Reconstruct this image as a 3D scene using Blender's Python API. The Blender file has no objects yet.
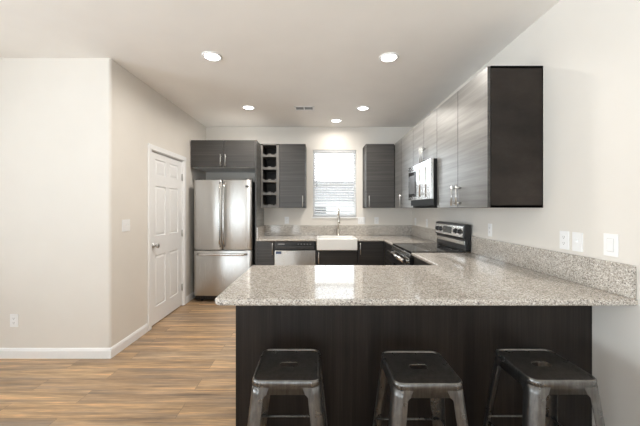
import bpy, bmesh, math, random
from mathutils import Vector, Matrix

random.seed(7)
PI = math.pi
SC = bpy.context.scene
COL = SC.collection

# ------------------------------------------------------------------ camera, sky, daylight, exposure
H_CAM = 1.372
cam_d = bpy.data.cameras.new('camera')
cam = bpy.data.objects.new('camera', cam_d); COL.objects.link(cam)
cam.location = (0, 0, H_CAM); cam.rotation_euler = (PI / 2, 0, 0)
cam_d.sensor_fit = 'HORIZONTAL'; cam_d.sensor_width = 36.0
cam_d.lens = 36.0 * 300.0 / 640.0
cam_d.shift_x = 2.0 / 640.0; cam_d.shift_y = -5.0 / 640.0
cam_d.clip_start = 0.05
SC.camera = cam

SC.view_settings.view_transform = 'Standard'
SC.view_settings.look = 'None'
SC.view_settings.gamma = 1.0
SC.view_settings.use_curve_mapping = False
SC.view_settings.exposure = 0.0
SC.cycles.use_denoising = True
SC.cycles.max_bounces = 10
SC.cycles.diffuse_bounces = 6
SC.cycles.sample_clamp_indirect = 6.0
SC.cycles.caustics_reflective = False
SC.cycles.caustics_refractive = False

world = bpy.data.worlds.new('sky'); SC.world = world
world.use_nodes = True
wn, wl = world.node_tree.nodes, world.node_tree.links
wn.clear()
w_out = wn.new('ShaderNodeOutputWorld'); w_bg = wn.new('ShaderNodeBackground')
w_tc = wn.new('ShaderNodeTexCoord'); w_sep = wn.new('ShaderNodeSeparateXYZ')
w_map = wn.new('ShaderNodeMapRange')
wl.new(w_tc.outputs['Generated'], w_sep.inputs[0])
wl.new(w_sep.outputs['Y'], w_map.inputs['Value'])
w_map.inputs['From Min'].default_value = -0.6; w_map.inputs['From Max'].default_value = 0.6
w_map.inputs['To Min'].default_value = 3.0; w_map.inputs['To Max'].default_value = 6.6
w_bg.inputs['Color'].default_value = (0.90, 0.945, 1.0, 1)
# sunlit pale ground below the horizon is brighter than the shaded side of the sky
w_gnd = wn.new('ShaderNodeMapRange'); w_mul = wn.new('ShaderNodeMath'); w_mul.operation = 'MULTIPLY'
wl.new(w_sep.outputs['Z'], w_gnd.inputs['Value'])
w_gnd.inputs['From Min'].default_value = -0.25; w_gnd.inputs['From Max'].default_value = 0.25
w_gnd.inputs['To Min'].default_value = 2.7; w_gnd.inputs['To Max'].default_value = 0.62
w_side = wn.new('ShaderNodeMapRange'); w_mul2 = wn.new('ShaderNodeMath'); w_mul2.operation = 'MULTIPLY'   # the sun stands to the left
wl.new(w_sep.outputs['X'], w_side.inputs['Value'])
w_side.inputs['From Min'].default_value = -1.0; w_side.inputs['From Max'].default_value = 0.0
w_side.inputs['To Min'].default_value = 1.7; w_side.inputs['To Max'].default_value = 1.0
wl.new(w_map.outputs[0], w_mul2.inputs[0]); wl.new(w_side.outputs[0], w_mul2.inputs[1])
wl.new(w_mul2.outputs[0], w_mul.inputs[0]); wl.new(w_gnd.outputs[0], w_mul.inputs[1])
wl.new(w_mul.outputs[0], w_bg.inputs['Strength'])
wl.new(w_bg.outputs[0], w_out.inputs[0])

def portal(name, loc, rot, sx, sy):
    d = bpy.data.lights.new(name, 'AREA'); d.shape = 'RECTANGLE'; d.size = sx; d.size_y = sy
    d.cycles.is_portal = True
    o = bpy.data.objects.new(name, d); COL.objects.link(o); o.location = loc; o.rotation_euler = rot
    return o

# ------------------------------------------------------------------ dimensions of the room
XR = 1.60          # right wall
XL = -1.90         # left wall with the door
YB = 5.08          # back wall
YF = 2.745          # wall facing the camera on the left
XFL = -5.0         # far left wall of the living room
YR = -3.6          # rear wall behind the camera
ZC = 2.744         # ceiling

portal('rear_slider_daylight', (-3.0, YR - 0.10, 1.15), (PI / 2, 0, 0), 2.6, 2.2)
portal('rear_window_daylight', (0.0, YR - 0.10, 1.15), (PI / 2, 0, 0), 2.4, 2.2)
portal('left_window_daylight', (XFL - 0.10, -0.6, 1.30), (0, -PI / 2, 0), 2.0, 3.6)
portal('sink_window_daylight', (0.28, YB + 0.18, 1.79), (-PI / 2, 0, 0), 0.75, 1.16)

# ------------------------------------------------------------------ materials
def new_mat(name):
    m = bpy.data.materials.new(name); m.use_nodes = True
    nt = m.node_tree
    return m, nt, nt.nodes['Principled BSDF']

def setp(p, **k):
    for a, v in k.items():
        a = {'base': 'Base Color', 'rough': 'Roughness', 'metal': 'Metallic', 'spec': 'Specular IOR Level',
             'coat': 'Coat Weight', 'coat_rough': 'Coat Roughness', 'aniso': 'Anisotropic'}[a]
        if a == 'Base Color': v = (*v, 1)
        p.inputs[a].default_value = v

def coords(nt, scale):
    tc = nt.nodes.new('ShaderNodeTexCoord'); mp = nt.nodes.new('ShaderNodeMapping')
    mp.inputs['Scale'].default_value = scale
    nt.links.new(tc.outputs['Object'], mp.inputs['Vector'])
    return mp.outputs[0]

def noise(nt, vec, scale, detail=3, rough=0.5):
    n = nt.nodes.new('ShaderNodeTexNoise')
    n.inputs['Scale'].default_value = scale; n.inputs['Detail'].default_value = detail
    n.inputs['Roughness'].default_value = rough
    nt.links.new(vec, n.inputs['Vector'])
    return n.outputs['Fac']

def ramp(nt, fac, stops, interp='LINEAR'):
    r = nt.nodes.new('ShaderNodeValToRGB'); r.color_ramp.interpolation = interp
    el = r.color_ramp.elements
    while len(el) < len(stops): el.new(0.5)
    for e, (pos, c) in zip(el, stops):
        e.position = pos; e.color = (*c, 1) if len(c) == 3 else c
    nt.links.new(fac, r.inputs[0])
    return r.outputs[0]

def mixc(nt, fac, a, b, mode='MIX'):
    n = nt.nodes.new('ShaderNodeMix'); n.data_type = 'RGBA'; n.blend_type = mode
    for sock, v in ((n.inputs[0], fac), (n.inputs[6], a), (n.inputs[7], b)):
        if isinstance(v, (int, float)): sock.default_value = v
        elif isinstance(v, tuple): sock.default_value = (*v, 1)
        else: nt.links.new(v, sock)
    return n.outputs[2]

def bump(nt, p, h, strength, dist=0.002):
    b = nt.nodes.new('ShaderNodeBump'); b.inputs['Strength'].default_value = strength
    b.inputs['Distance'].default_value = dist
    nt.links.new(h, b.inputs['Height']); nt.links.new(b.outputs[0], p.inputs['Normal'])

def plain(name, base, rough=0.5, metal=0.0, spec=0.5, vary=0.06, scale=25, coat=0.0):
    """a plain painted, plastic or metal surface with a faint procedural unevenness"""
    m, nt, p = new_mat(name)
    setp(p, base=base, rough=rough, metal=metal, spec=spec, coat=coat)
    f = noise(nt, coords(nt, (1, 1, 1)), scale)
    c = ramp(nt, f, [(0.3, tuple(x * (1 - vary) for x in base)), (0.7, tuple(min(1, x * (1 + vary)) for x in base))])
    nt.links.new(c, p.inputs['Base Color'])
    return m

def paint(name, base):
    m, nt, p = new_mat(name); setp(p, rough=0.55, spec=0.35)
    f = noise(nt, coords(nt, (1, 1, 1)), 3)
    c = ramp(nt, f, [(0.3, tuple(x * .985 for x in base)), (0.7, tuple(x * 1.015 for x in base))])
    nt.links.new(c, p.inputs['Base Color'])
    bump(nt, p, noise(nt, coords(nt, (1, 1, 1)), 90, 2), 0.08, 0.001)
    return m

def wood(name, dark, mid, light, scale, rough, spec, coat=0.0, sheen=0.0, film=0.0):
    m, nt, p = new_mat(name); setp(p, rough=rough, spec=spec, coat=coat, coat_rough=0.25)
    p.inputs['Sheen Weight'].default_value = sheen; p.inputs['Sheen Roughness'].default_value = 0.35; p.inputs['Sheen Tint'].default_value = (0.95, 0.95, 0.94, 1)
    f1 = noise(nt, coords(nt, scale), 1.0, 6, 0.65)
    f2 = noise(nt, coords(nt, tuple(s * .22 for s in scale)), 1.0, 3, 0.5)
    a = ramp(nt, f1, [(0.32, dark), (0.52, mid), (0.70, light)])
    b = ramp(nt, f2, [(0.35, (0.72, 0.72, 0.72)), (0.65, (1.25, 1.25, 1.25))])
    c = mixc(nt, 1.0, a, b, 'MULTIPLY')
    nt.links.new(c, p.inputs['Base Color'])
    r = ramp(nt, f1, [(0.3, (rough + .12,) * 3), (0.7, (rough - .06,) * 3)])
    nt.links.new(r, p.inputs['Roughness'])
    bump(nt, p, f1, 0.12, 0.001)
    if film:   # satin laminate film: its gloss rises towards grazing angles, stronger along the pale grain
        lw = nt.nodes.new('ShaderNodeLayerWeight'); lw.inputs[0].default_value = 0.5
        sq = nt.nodes.new('ShaderNodeMath'); sq.operation = 'POWER'; sq.inputs[1].default_value = 2.0
        nt.links.new(lw.outputs['Facing'], sq.inputs[0])
        gr = ramp(nt, noise(nt, coords(nt, (1.1, 1.1, 26)), 1.0, 5, 0.6), [(0.34, (film * .70,) * 3), (0.66, (film * 1.2,) * 3)])
        mu = nt.nodes.new('ShaderNodeMath'); mu.operation = 'MULTIPLY'; mu.use_clamp = True
        mn = nt.nodes.new('ShaderNodeMath'); mn.operation = 'MINIMUM'; mn.inputs[1].default_value = 0.29
        nt.links.new(sq.outputs[0], mn.inputs[0]); nt.links.new(mn.outputs[0], mu.inputs[0]); nt.links.new(gr, mu.inputs[1])
        gl = nt.nodes.new('ShaderNodeBsdfGlossy'); gl.inputs['Roughness'].default_value = 0.40; gl.inputs[0].default_value = (0.96, 0.96, 0.95, 1)
        mx = nt.nodes.new('ShaderNodeMixShader'); out = [n for n in nt.nodes if n.type == 'OUTPUT_MATERIAL'][0]
        nt.links.new(mu.outputs[0], mx.inputs[0]); nt.links.new(p.outputs[0], mx.inputs[1]); nt.links.new(gl.outputs[0], mx.inputs[2])
        nt.links.new(mx.outputs[0], out.inputs[0])
    return m

def granite(name):
    m, nt, p = new_mat(name); setp(p, rough=0.07, spec=0.5)
    v = coords(nt, (1, 1, 1))
    vo = nt.nodes.new('ShaderNodeTexVoronoi'); vo.inputs['Scale'].default_value = 210
    nt.links.new(v, vo.inputs['Vector'])
    sp = nt.nodes.new('ShaderNodeSeparateColor'); nt.links.new(vo.outputs['Color'], sp.inputs[0])
    cells = ramp(nt, sp.outputs[0], [(0.0, (0.20, 0.19, 0.185)), (0.09, (0.34, 0.32, 0.30)), (0.26, (0.46, 0.44, 0.41)),
                                     (0.52, (0.55, 0.525, 0.49)), (0.75, (0.64, 0.625, 0.60)), (0.92, (0.76, 0.755, 0.745))], 'CONSTANT')
    f = noise(nt, v, 45, 5, 0.7)
    blot = ramp(nt, f, [(0.32, (0.80, 0.755, 0.71)), (0.5, (1.0, 0.97, 0.93)), (0.68, (1.12, 1.10, 1.07))])
    nt.links.new(mixc(nt, 1.0, cells, blot, 'MULTIPLY'), p.inputs['Base Color'])
    return m

def floor_mat():
    m, nt, p = new_mat('plank_floor'); setp(p, rough=0.36, spec=0.45)
    v = coords(nt, (1, 1, 1))
    br = nt.nodes.new('ShaderNodeTexBrick')
    br.offset = 0.37; br.offset_frequency = 2; br.squash = 1.0
    br.inputs['Scale'].default_value = 1.0
    br.inputs['Brick Width'].default_value = 1.22; br.inputs['Row Height'].default_value = 0.152
    br.inputs['Mortar Size'].default_value = 0.0012; br.inputs['Mortar Smooth'].default_value = 0.2
    br.inputs['Color1'].default_value = (0, 0, 0, 1); br.inputs['Color2'].default_value = (1, 1, 1, 1)
    br.inputs['Mortar'].default_value = (0.5, 0.5, 0.5, 1)
    nt.links.new(v, br.inputs['Vector'])
    tone = ramp(nt, br.outputs['Color'], [(0.0, (0.36, 0.255, 0.17)), (0.25, (0.47, 0.315, 0.18)), (0.5, (0.40, 0.28, 0.18)),
                                          (0.75, (0.50, 0.345, 0.205)), (1.0, (0.37, 0.285, 0.21))])
    # shift each plank's grain so it does not run through the joints
    add = nt.nodes.new('ShaderNodeVectorMath'); add.operation = 'MULTIPLY_ADD'
    nt.links.new(br.outputs['Color'], add.inputs[0]); add.inputs[1].default_value = (7, 13, 5)
    mp = coords(nt, (1.0, 17, 1)); nt.links.new(mp, add.inputs[2])
    f1 = noise(nt, add.outputs[0], 1.6, 6, 0.62)
    f2 = noise(nt, add.outputs[0], 6.0, 5, 0.7)
    streak = ramp(nt, f1, [(0.30, (0.42, 0.41, 0.42)), (0.43, (0.80, 0.77, 0.75)), (0.55, (1.15, 1.12, 1.05)), (0.68, (1.75, 1.56, 1.30))])
    fine = ramp(nt, f2, [(0.3, (0.72, 0.72, 0.72)), (0.7, (1.22, 1.22, 1.22))])
    c = mixc(nt, 1.0, mixc(nt, 1.0, tone, streak, 'MULTIPLY'), fine, 'MULTIPLY')
    # greyish weathered streaks
    f3 = noise(nt, coords(nt, (0.7, 9, 1)), 1.5, 5, 0.65)
    k = ramp(nt, f3, [(0.48, (0, 0, 0)), (0.68, (0.55, 0.55, 0.55))])
    c = mixc(nt, k, c, (0.25, 0.215, 0.185))
    c = mixc(nt, br.outputs['Fac'], c, (0.10, 0.075, 0.055))
    nt.links.new(c, p.inputs['Base Color'])
    bump(nt, p, f2, 0.08, 0.001)
    return m

def steel(name, base, rough, grain=(260, 260, 4), aniso=0.0, rot=0.0):
    m, nt, p = new_mat(name); setp(p, base=base, rough=rough, metal=1.0, aniso=aniso); p.inputs['Anisotropic Rotation'].default_value = rot
    f = noise(nt, coords(nt, grain), 1.0, 3, 0.6)
    r = ramp(nt, f, [(0.3, (rough - .008,) * 3), (0.7, (rough + .008,) * 3)])
    nt.links.new(r, p.inputs['Roughness'])
    c = ramp(nt, f, [(0.3, tuple(x * .985 for x in base)), (0.7, tuple(min(1, x * 1.015) for x in base))])
    nt.links.new(c, p.inputs['Base Color'])
    return m

def gunmetal(name, lo, hi, rough):
    m, nt, p = new_mat(name); setp(p, metal=0.9, rough=rough)
    f = noise(nt, coords(nt, (90, 90, 6)), 1.0, 4, 0.6)
    g = noise(nt, coords(nt, (1, 1, 1)), 14, 5, 0.65)
    c = mixc(nt, 1.0, ramp(nt, f, [(0.3, lo), (0.7, hi)]),
             ramp(nt, g, [(0.35, (0.80, 0.79, 0.78)), (0.7, (1.12, 1.11, 1.10))]), 'MULTIPLY')
    nt.links.new(c, p.inputs['Base Color'])
    nt.links.new(ramp(nt, g, [(0.3, (rough + .06,) * 3), (0.7, (rough - .04,) * 3)]), p.inputs['Roughness'])
    return m

def glass():
    m = bpy.data.materials.new('window_glass'); m.use_nodes = True
    nt = m.node_tree; nt.nodes.clear()
    o = nt.nodes.new('ShaderNodeOutputMaterial'); mx = nt.nodes.new('ShaderNodeMixShader')
    t = nt.nodes.new('ShaderNodeBsdfTransparent'); g = nt.nodes.new('ShaderNodeBsdfGlossy')
    t.inputs[0].default_value = (0.95, 0.97, 0.97, 1); g.inputs['Roughness'].default_value = 0.02
    fr = nt.nodes.new('ShaderNodeFresnel'); fr.inputs[0].default_value = 1.3
    nt.links.new(fr.outputs[0], mx.inputs[0]); nt.links.new(t.outputs[0], mx.inputs[1])
    nt.links.new(g.outputs[0], mx.inputs[2]); nt.links.new(mx.outputs[0], o.inputs[0])
    return m

def translucent(name, base):
    m, nt, p = new_mat(name); setp(p, base=base, rough=0.45)
    t = nt.nodes.new('ShaderNodeBsdfTranslucent'); t.inputs[0].default_value = (*base, 1)
    mx = nt.nodes.new('ShaderNodeMixShader'); mx.inputs[0].default_value = 0.45
    out = [n for n in nt.nodes if n.type == 'OUTPUT_MATERIAL'][0]
    nt.links.new(p.outputs[0], mx.inputs[1]); nt.links.new(t.outputs[0], mx.inputs[2]); nt.links.new(mx.outputs[0], out.inputs[0])
    return m

def emit(name, color, strength):
    m = bpy.data.materials.new(name); m.use_nodes = True
    nt = m.node_tree; p = nt.nodes['Principled BSDF']
    p.inputs['Base Color'].default_value = (*color, 1)
    p.inputs['Emission Color'].default_value = (*color, 1); p.inputs['Emission Strength'].default_value = strength
    return m

M = {
    'wall': paint('wall_paint', (0.775, 0.742, 0.692)),
    'ceil': paint('ceiling_paint', (0.92, 0.90, 0.872)),
    'trim': plain('white_trim', (0.90, 0.905, 0.91), 0.35, vary=.01),
    'floor': floor_mat(),
    'granite': granite('granite'),
    'wood': wood('grey_wood_doors', (0.026, 0.0235, 0.0215), (0.042, 0.0385, 0.0355), (0.066, 0.0615, 0.0565), (1.3, 1.3, 80), 0.34, 0.5, sheen=0.2, film=1.05),
    'carcass': wood('espresso_board', (0.018, 0.0135, 0.011), (0.025, 0.0190, 0.0155), (0.034, 0.0270, 0.0225), (5, 5, 9), 0.42, 0.25),
    'basewood': wood('dark_wood_doors', (0.016, 0.015, 0.014), (0.025, 0.023, 0.022), (0.036, 0.034, 0.032), (1.6, 1.6, 110), 0.36, 0.6),
    'panel': wood('espresso_panel', (0.012, 0.009, 0.0075), (0.017, 0.013, 0.011), (0.025, 0.0195, 0.0165), (120, 120, 3), 0.34, 0.3),
    'rack': wood('pale_grey_board', (0.11, 0.104, 0.096), (0.145, 0.138, 0.129), (0.18, 0.172, 0.162), (40, 40, 3), 0.45, 0.5),
    'steel': steel('brushed_steel', (0.57, 0.565, 0.55), 0.28, aniso=0.85, rot=0.25),
    'steel_h': steel('brushed_steel_sheet', (0.62, 0.615, 0.60), 0.24, (4, 4, 260), 0.6, 0.25),
    'steel_bright': steel('smooth_steel', (0.72, 0.715, 0.70), 0.13, (3, 3, 200)),
    'nickel': steel('satin_nickel', (0.55, 0.545, 0.535), 0.28),
    'chrome': steel('polished_nickel', (0.70, 0.66, 0.60), 0.14),
    'black': plain('black_plastic', (0.012, 0.012, 0.013), 0.3, vary=.05),
    'blackglass': plain('black_glass', (0.010, 0.010, 0.011), 0.06, vary=.02, spec=0.6),
    'fridge_side': plain('charcoal_enamel', (0.035, 0.034, 0.034), 0.4, vary=.05),
    'ceramic': plain('white_fireclay', (0.85, 0.85, 0.83), 0.12, vary=.01),
    'plate': plain('white_plastic', (0.90, 0.905, 0.91), 0.3, vary=.01),
    'gap_shade': plain('gap_shade', (0.58, 0.58, 0.57), 0.5, vary=.01),  # grey for the shade in the gap round a rocker
    'slotdark': plain('slot_shade_badge_grey', (0.10, 0.10, 0.10), 0.5),  # dark colour for the shade in slots and vent; the badge's own colour too
    'blind': translucent('white_blind', (0.86, 0.87, 0.88)),
    'blue': plain('blue_print', (0.06, 0.09, 0.17), 0.4),
    'grey': plain('grey_plastic', (0.30, 0.30, 0.30), 0.4),
    'screen': plain('oven_screen', (0.09, 0.09, 0.09), 0.2),
    'matte': plain('matte_black', (0.008, 0.008, 0.008), 0.55, spec=0.2),
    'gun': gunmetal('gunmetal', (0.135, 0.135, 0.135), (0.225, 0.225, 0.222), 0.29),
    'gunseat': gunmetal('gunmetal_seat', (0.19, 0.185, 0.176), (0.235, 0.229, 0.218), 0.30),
    'glass': glass(),
    'lens': emit('lamp_lens', (1.0, 0.97, 0.93), 8.0),
    'lcd': plain('display_glass', (0.05, 0.055, 0.055), 0.15),
    'stucco': plain('pale_stucco', (0.80, 0.79, 0.77), 0.8),
    'shingle': plain('grey_shingle', (0.22, 0.21, 0.21), 0.85, vary=.25, scale=12),
    'soil': plain('gravel_yard', (0.62, 0.59, 0.55), 0.9, vary=.2, scale=30),
}

# ------------------------------------------------------------------ mesh helpers (all coordinates are world metres)
def bm_new(): return bmesh.new()

def box(bm, p0, p1, bev=0.0, seg=2):
    x0, y0, z0 = (min(a, b) for a, b in zip(p0, p1)); x1, y1, z1 = (max(a, b) for a, b in zip(p0, p1))
    t = bmesh.new()
    vs = [t.verts.new(c) for c in ((x0, y0, z0), (x1, y0, z0), (x1, y1, z0), (x0, y1, z0), (x0, y0, z1), (x1, y0, z1), (x1, y1, z1), (x0, y1, z1))]
    for f in ((3, 2, 1, 0), (4, 5, 6, 7), (0, 1, 5, 4), (1, 2, 6, 5), (2, 3, 7, 6), (3, 0, 4, 7)):
        t.faces.new([vs[i] for i in f])
    b = min(bev, .45 * min(x1 - x0, y1 - y0, z1 - z0))
    if b > 0:
        bmesh.ops.bevel(t, geom=list(t.edges), offset=b, segments=seg, profile=0.5, affect='EDGES')
    join(bm, t)

def join(bm, t, smooth=False):
    me = bpy.data.meshes.new('tmp'); t.to_mesh(me); t.free()
    if smooth:
        for p in me.polygons: p.use_smooth = True
    bm.from_mesh(me); bpy.data.meshes.remove(me)

def prism(bm, poly, z0, z1, bev=0.0, seg=3, smooth_side=False):
    """a vertical prism over the plan polygon, with rounded upper and lower edges"""
    t = bmesh.new()
    vs = [t.verts.new((x, y, z0)) for x, y in poly]
    f = t.faces.new(vs)
    r = bmesh.ops.extrude_face_region(t, geom=[f])
    bmesh.ops.translate(t, vec=(0, 0, z1 - z0), verts=[v for v in r['geom'] if isinstance(v, bmesh.types.BMVert)])
    bmesh.ops.recalc_face_normals(t, faces=list(t.faces))
    if bev:
        es = [e for e in t.edges if abs(e.verts[0].co.z - e.verts[1].co.z) < 1e-6]
        bmesh.ops.bevel(t, geom=es, offset=bev, segments=seg, profile=0.5, affect='EDGES')
    if smooth_side:
        for q in t.faces:
            if abs(q.normal.z) < 0.5: q.smooth = True
    join(bm, t)

def tube(bm, pts, r, n=10, cap=True):
    """a round tube through the points; r a number or one radius a point"""
    pts = [Vector(p) for p in pts]
    rs = r if isinstance(r, (list, tuple)) else [r] * len(pts)
    t = bmesh.new(); rings = []
    up = None
    for i, p in enumerate(pts):
        d = (pts[min(i + 1, len(pts) - 1)] - pts[max(i - 1, 0)]).normalized()
        if up is None:
            up = Vector((0, 0, 1)) if abs(d.z) < 0.9 else Vector((1, 0, 0))
        a = d.cross(up)
        if a.length < 1e-4: a = d.cross(Vector((0, 1, 0)))
        a.normalize(); b = a.cross(d).normalized(); up = b
        rings.append([t.verts.new(p + (a * math.cos(2 * PI * k / n) + b * math.sin(2 * PI * k / n)) * rs[i]) for k in range(n)])
    for q, s in zip(rings, rings[1:]):
        for k in range(n):
            f = t.faces.new((q[k], q[(k + 1) % n], s[(k + 1) % n], s[k])); f.smooth = True
    if cap:
        t.faces.new(rings[0]); t.faces.new(rings[-1])
    bmesh.ops.recalc_face_normals(t, faces=list(t.faces))
    join(bm, t)

def lathe(bm, centre, axis, prof, n=24):
    """revolve (distance along axis, radius) pairs"""
    axis = Vector(axis).normalized(); c = Vector(centre)
    tube_pts = [c + axis * a for a, _ in prof]
    t = bmesh.new()
    a = axis.cross(Vector((0, 0, 1)))
    if a.length < 1e-3: a = axis.cross(Vector((0, 1, 0)))
    a.normalize(); b = axis.cross(a)
    rings = [[t.verts.new(p + (a * math.cos(2 * PI * k / n) + b * math.sin(2 * PI * k / n)) * max(r, 1e-4)) for k in range(n)]
             for p, (_, r) in zip(tube_pts, prof)]
    for q, s in zip(rings, rings[1:]):
        for k in range(n): t.faces.new((q[k], q[(k + 1) % n], s[(k + 1) % n], s[k]))
    t.faces.new(rings[0]); t.faces.new(rings[-1])
    bmesh.ops.recalc_face_normals(t, faces=list(t.faces))
    join(bm, t)

def obj(name, bm, mat, parent=None, smooth=False):
    """link the bmesh as ONE object; its origin is its parent's, or its own base"""
    if parent is None:
        xs = [v.co.x for v in bm.verts]; ys = [v.co.y for v in bm.verts]; zs = [v.co.z for v in bm.verts]
        org = Vector(((min(xs) + max(xs)) / 2, (min(ys) + max(ys)) / 2, min(zs)))
    else:
        org = Vector(parent['_org']) if '_org' in parent else Vector((0, 0, 0))
    bmesh.ops.translate(bm, vec=-org, verts=list(bm.verts))
    me = bpy.data.meshes.new(name); bm.to_mesh(me); bm.free()
    if smooth:
        for p in me.polygons: p.use_smooth = True
    me.materials.append(M[mat] if isinstance(mat, str) else mat)
    o = bpy.data.objects.new(name, me); COL.objects.link(o)
    if parent is None: o.location = org
    else: o.parent = parent
    o['_org'] = tuple(org)
    return o

def thing(name, label, cat, loc, group=None, kind=None):
    o = bpy.data.objects.new(name, None); COL.objects.link(o)
    o.empty_display_size = 0.05
    o.location = loc; o['_org'] = tuple(loc); o['label'] = label; o['category'] = cat
    if group: o['group'] = group
    if kind: o['kind'] = kind
    return o

def struct(name, bm, mat, label=None, cat=None):
    o = obj(name, bm, mat); o['kind'] = 'structure'
    if label: o['label'] = label; o['category'] = cat
    return o

def boxes(*bs, bev=0.0):
    bm = bm_new()
    for p0, p1 in bs: box(bm, p0, p1, bev)
    return bm

def dup(root, loc, label, group=None):
    r = root.copy(); COL.objects.link(r); r.location = loc; r['label'] = label
    if group: r['group'] = group
    for ch in list(root.children):
        c = ch.copy(); COL.objects.link(c); c.parent = r
        for g in list(ch.children):
            d = g.copy(); COL.objects.link(d); d.parent = c
    return r

# ------------------------------------------------------------------ the setting
T = 0.12
struct('floor', boxes(((XFL - T, YR - T, -0.1), (XR + T, YB + T, 0))), 'floor', 'wood plank floor with mixed tan and grey brown boards', 'floor')
struct('ceiling', boxes(((XFL - T, YR - T, ZC), (XR + T, YB + T, ZC + .1))), 'ceil', 'flat greige ceiling with recessed lights', 'ceiling')

# back wall with the window opening
WX0, WX1, WZ0, WZ1 = -0.085, 0.650, 1.222, 2.356
struct('wall_back', boxes(((XFL - T, YB, 0), (WX0, YB + T, ZC)), ((WX1, YB, 0), (XR + T, YB + T, ZC)),
                          ((WX0, YB, 0), (WX1, YB + T, WZ0)), ((WX0, YB, WZ1), (WX1, YB + T, ZC))), 'wall',
       'beige back wall of the kitchen around the window', 'wall')
struct('wall_right', boxes(((XR, YR - T, 0), (XR + T, YB, ZC))), 'wall', 'long greige wall right of the peninsula', 'wall')

# left wall with the door opening
DY0, DY1, DZ = 3.39, 4.240, 2.045
struct('wall_left', boxes(((XL - T, YF + T, 0), (XL, DY0, ZC)), ((XL - T, DY1, 0), (XL, YB, ZC)), ((XL - T, DY0, DZ), (XL, DY1, ZC))), 'wall',
       'beige side wall around the white door', 'wall')
# the wall facing us, its outer corner rounded
rc = 0.022
arc = [(XL - rc + rc * math.sin(a), YF + rc - rc * math.cos(a)) for a in [i * PI / 12 for i in range(7)]]
bm = bm_new()
prism(bm, [(XFL, YF + T), (XFL, YF)] + arc + [(XL, YF + T)], 0, ZC, smooth_side=False)
struct('wall_front', bm, 'wall', 'pale wall facing us left of the side passage', 'wall')
LW = (-2.4, 1.2, 0.30, 2.30)
struct('wall_outer', boxes(((XFL - T, YR, 0), (XFL, LW[0], ZC)), ((XFL - T, LW[1], 0), (XFL, YB, ZC)),
                           ((XFL - T, LW[0], 0), (XFL, LW[1], LW[2])), ((XFL - T, LW[0], LW[3]), (XFL, LW[1], ZC))), 'wall')
R1 = (-4.3, -1.7, 0.05, 2.25); R2 = (-1.2, 1.2, 0.05, 2.25)
struct('wall_rear', boxes(((XFL - T, YR - T, 0), (R1[0], YR, ZC)), ((R1[1], YR - T, 0), (R2[0], YR, ZC)), ((R2[1], YR - T, 0), (XR, YR, ZC)),
                          ((R1[0], YR - T, 0), (R1[1], YR, R1[2])), ((R1[0], YR - T, R1[3]), (R1[1], YR, ZC)),
                          ((R2[0], YR - T, 0), (R2[1], YR, R2[2])), ((R2[0], YR - T, R2[3]), (R2[1], YR, ZC))), 'wall')

def base_profile(bm, a, b, n):
    """a baseboard from a to b, n the unit direction into the room"""
    a = Vector((*a, 0)); b = Vector((*b, 0)); n = Vector((*n, 0))
    prof = [(0, 0), (0.014, 0), (0.014, 0.068), (0.010, 0.080), (0.006, 0.090), (0, 0.092)]
    t = bmesh.new()
    A = [t.verts.new(a + n * u + Vector((0, 0, z))) for u, z in prof]; B = [t.verts.new(b + n * u + Vector((0, 0, z))) for u, z in prof]
    for i in range(len(prof)):
        j = (i + 1) % len(prof); t.faces.new((A[i], A[j], B[j], B[i]))
    t.faces.new(A); t.faces.new(B)
    bmesh.ops.recalc_face_normals(t, faces=list(t.faces)); join(bm, t)

bm = bm_new(); base_profile(bm, (XFL, YF), (XL + .014, YF), (0, -1)); struct('baseboard_front', bm, 'trim', 'white baseboard under the wall facing us', 'baseboard')
bm = bm_new(); base_profile(bm, (XL, YF + .001), (XL, DY0 - .062), (1, 0)); base_profile(bm, (XL, DY1 + .062), (XL, YB), (1, 0))
struct('baseboard_left', bm, 'trim', 'white baseboard on either side of the white door', 'baseboard')
bm = bm_new(); base_profile(bm, (XR, YR), (XR, 1.75), (-1, 0)); struct('baseboard_right', bm, 'trim', 'white baseboard under the right wall', 'baseboard')

# the white six panel door
door = thing('door_1', 'white six panel door with a nickel knob in the side wall', 'door', (XL, (DY0 + DY1) / 2, 0), kind='structure')
bm = bm_new()
fx = XL - 0.012                     # face of the leaf, set a little behind the wall face
ly0, ly1, lz0, lz1 = DY0 + .022, DY1 - .022, .012, DZ - .022
W = ly1 - ly0
st = .115; ml = .10
box(bm, (fx - .035, ly0, lz0), (fx - .012, ly1, lz1))
cols = [(ly0 + st, ly0 + (W - ml) / 2), (ly0 + (W + ml) / 2, ly1 - st)]
rows = [(.21, .81), (1.045, 1.632), (1.765, 1.945)]
for a, b in ((ly0, cols[0][0]), (cols[0][1], cols[1][0]), (cols[1][1], ly1)):
    box(bm, (fx - .014, a, lz0), (fx, b, lz1), .002)
zs = [lz0] + [z for r in rows for z in r] + [lz1]
for i in range(0, len(zs), 2):
    box(bm, (fx - .014, ly0 + .01, zs[i]), (fx - .0002, ly1 - .01, zs[i + 1]), .002)
for a, b in cols:
    for c, d in rows:
        # raised field with sloping borders
        t = bmesh.new(); k = .032
        o_ = [t.verts.new((fx - .011, y, z)) for y, z in ((a + .008, c + .008), (b - .008, c + .008), (b - .008, d - .008), (a + .008, d - .008))]
        i_ = [t.verts.new((fx - .002, y, z)) for y, z in ((a + k, c + k), (b - k, c + k), (b - k, d - k), (a + k, d - k))]
        for q in range(4): t.faces.new((o_[q], o_[(q + 1) % 4], i_[(q + 1) % 4], i_[q]))
        t.faces.new(i_); bmesh.ops.recalc_face_normals(t, faces=list(t.faces)); join(bm, t)
leaf = obj('leaf', bm, 'trim', door)
bm = bm_new()
cw = .060
box(bm, (XL, DY0 - cw + .01, 0), (XL + .018, DY0 + .01, DZ + cw - .01), .005)
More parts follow.
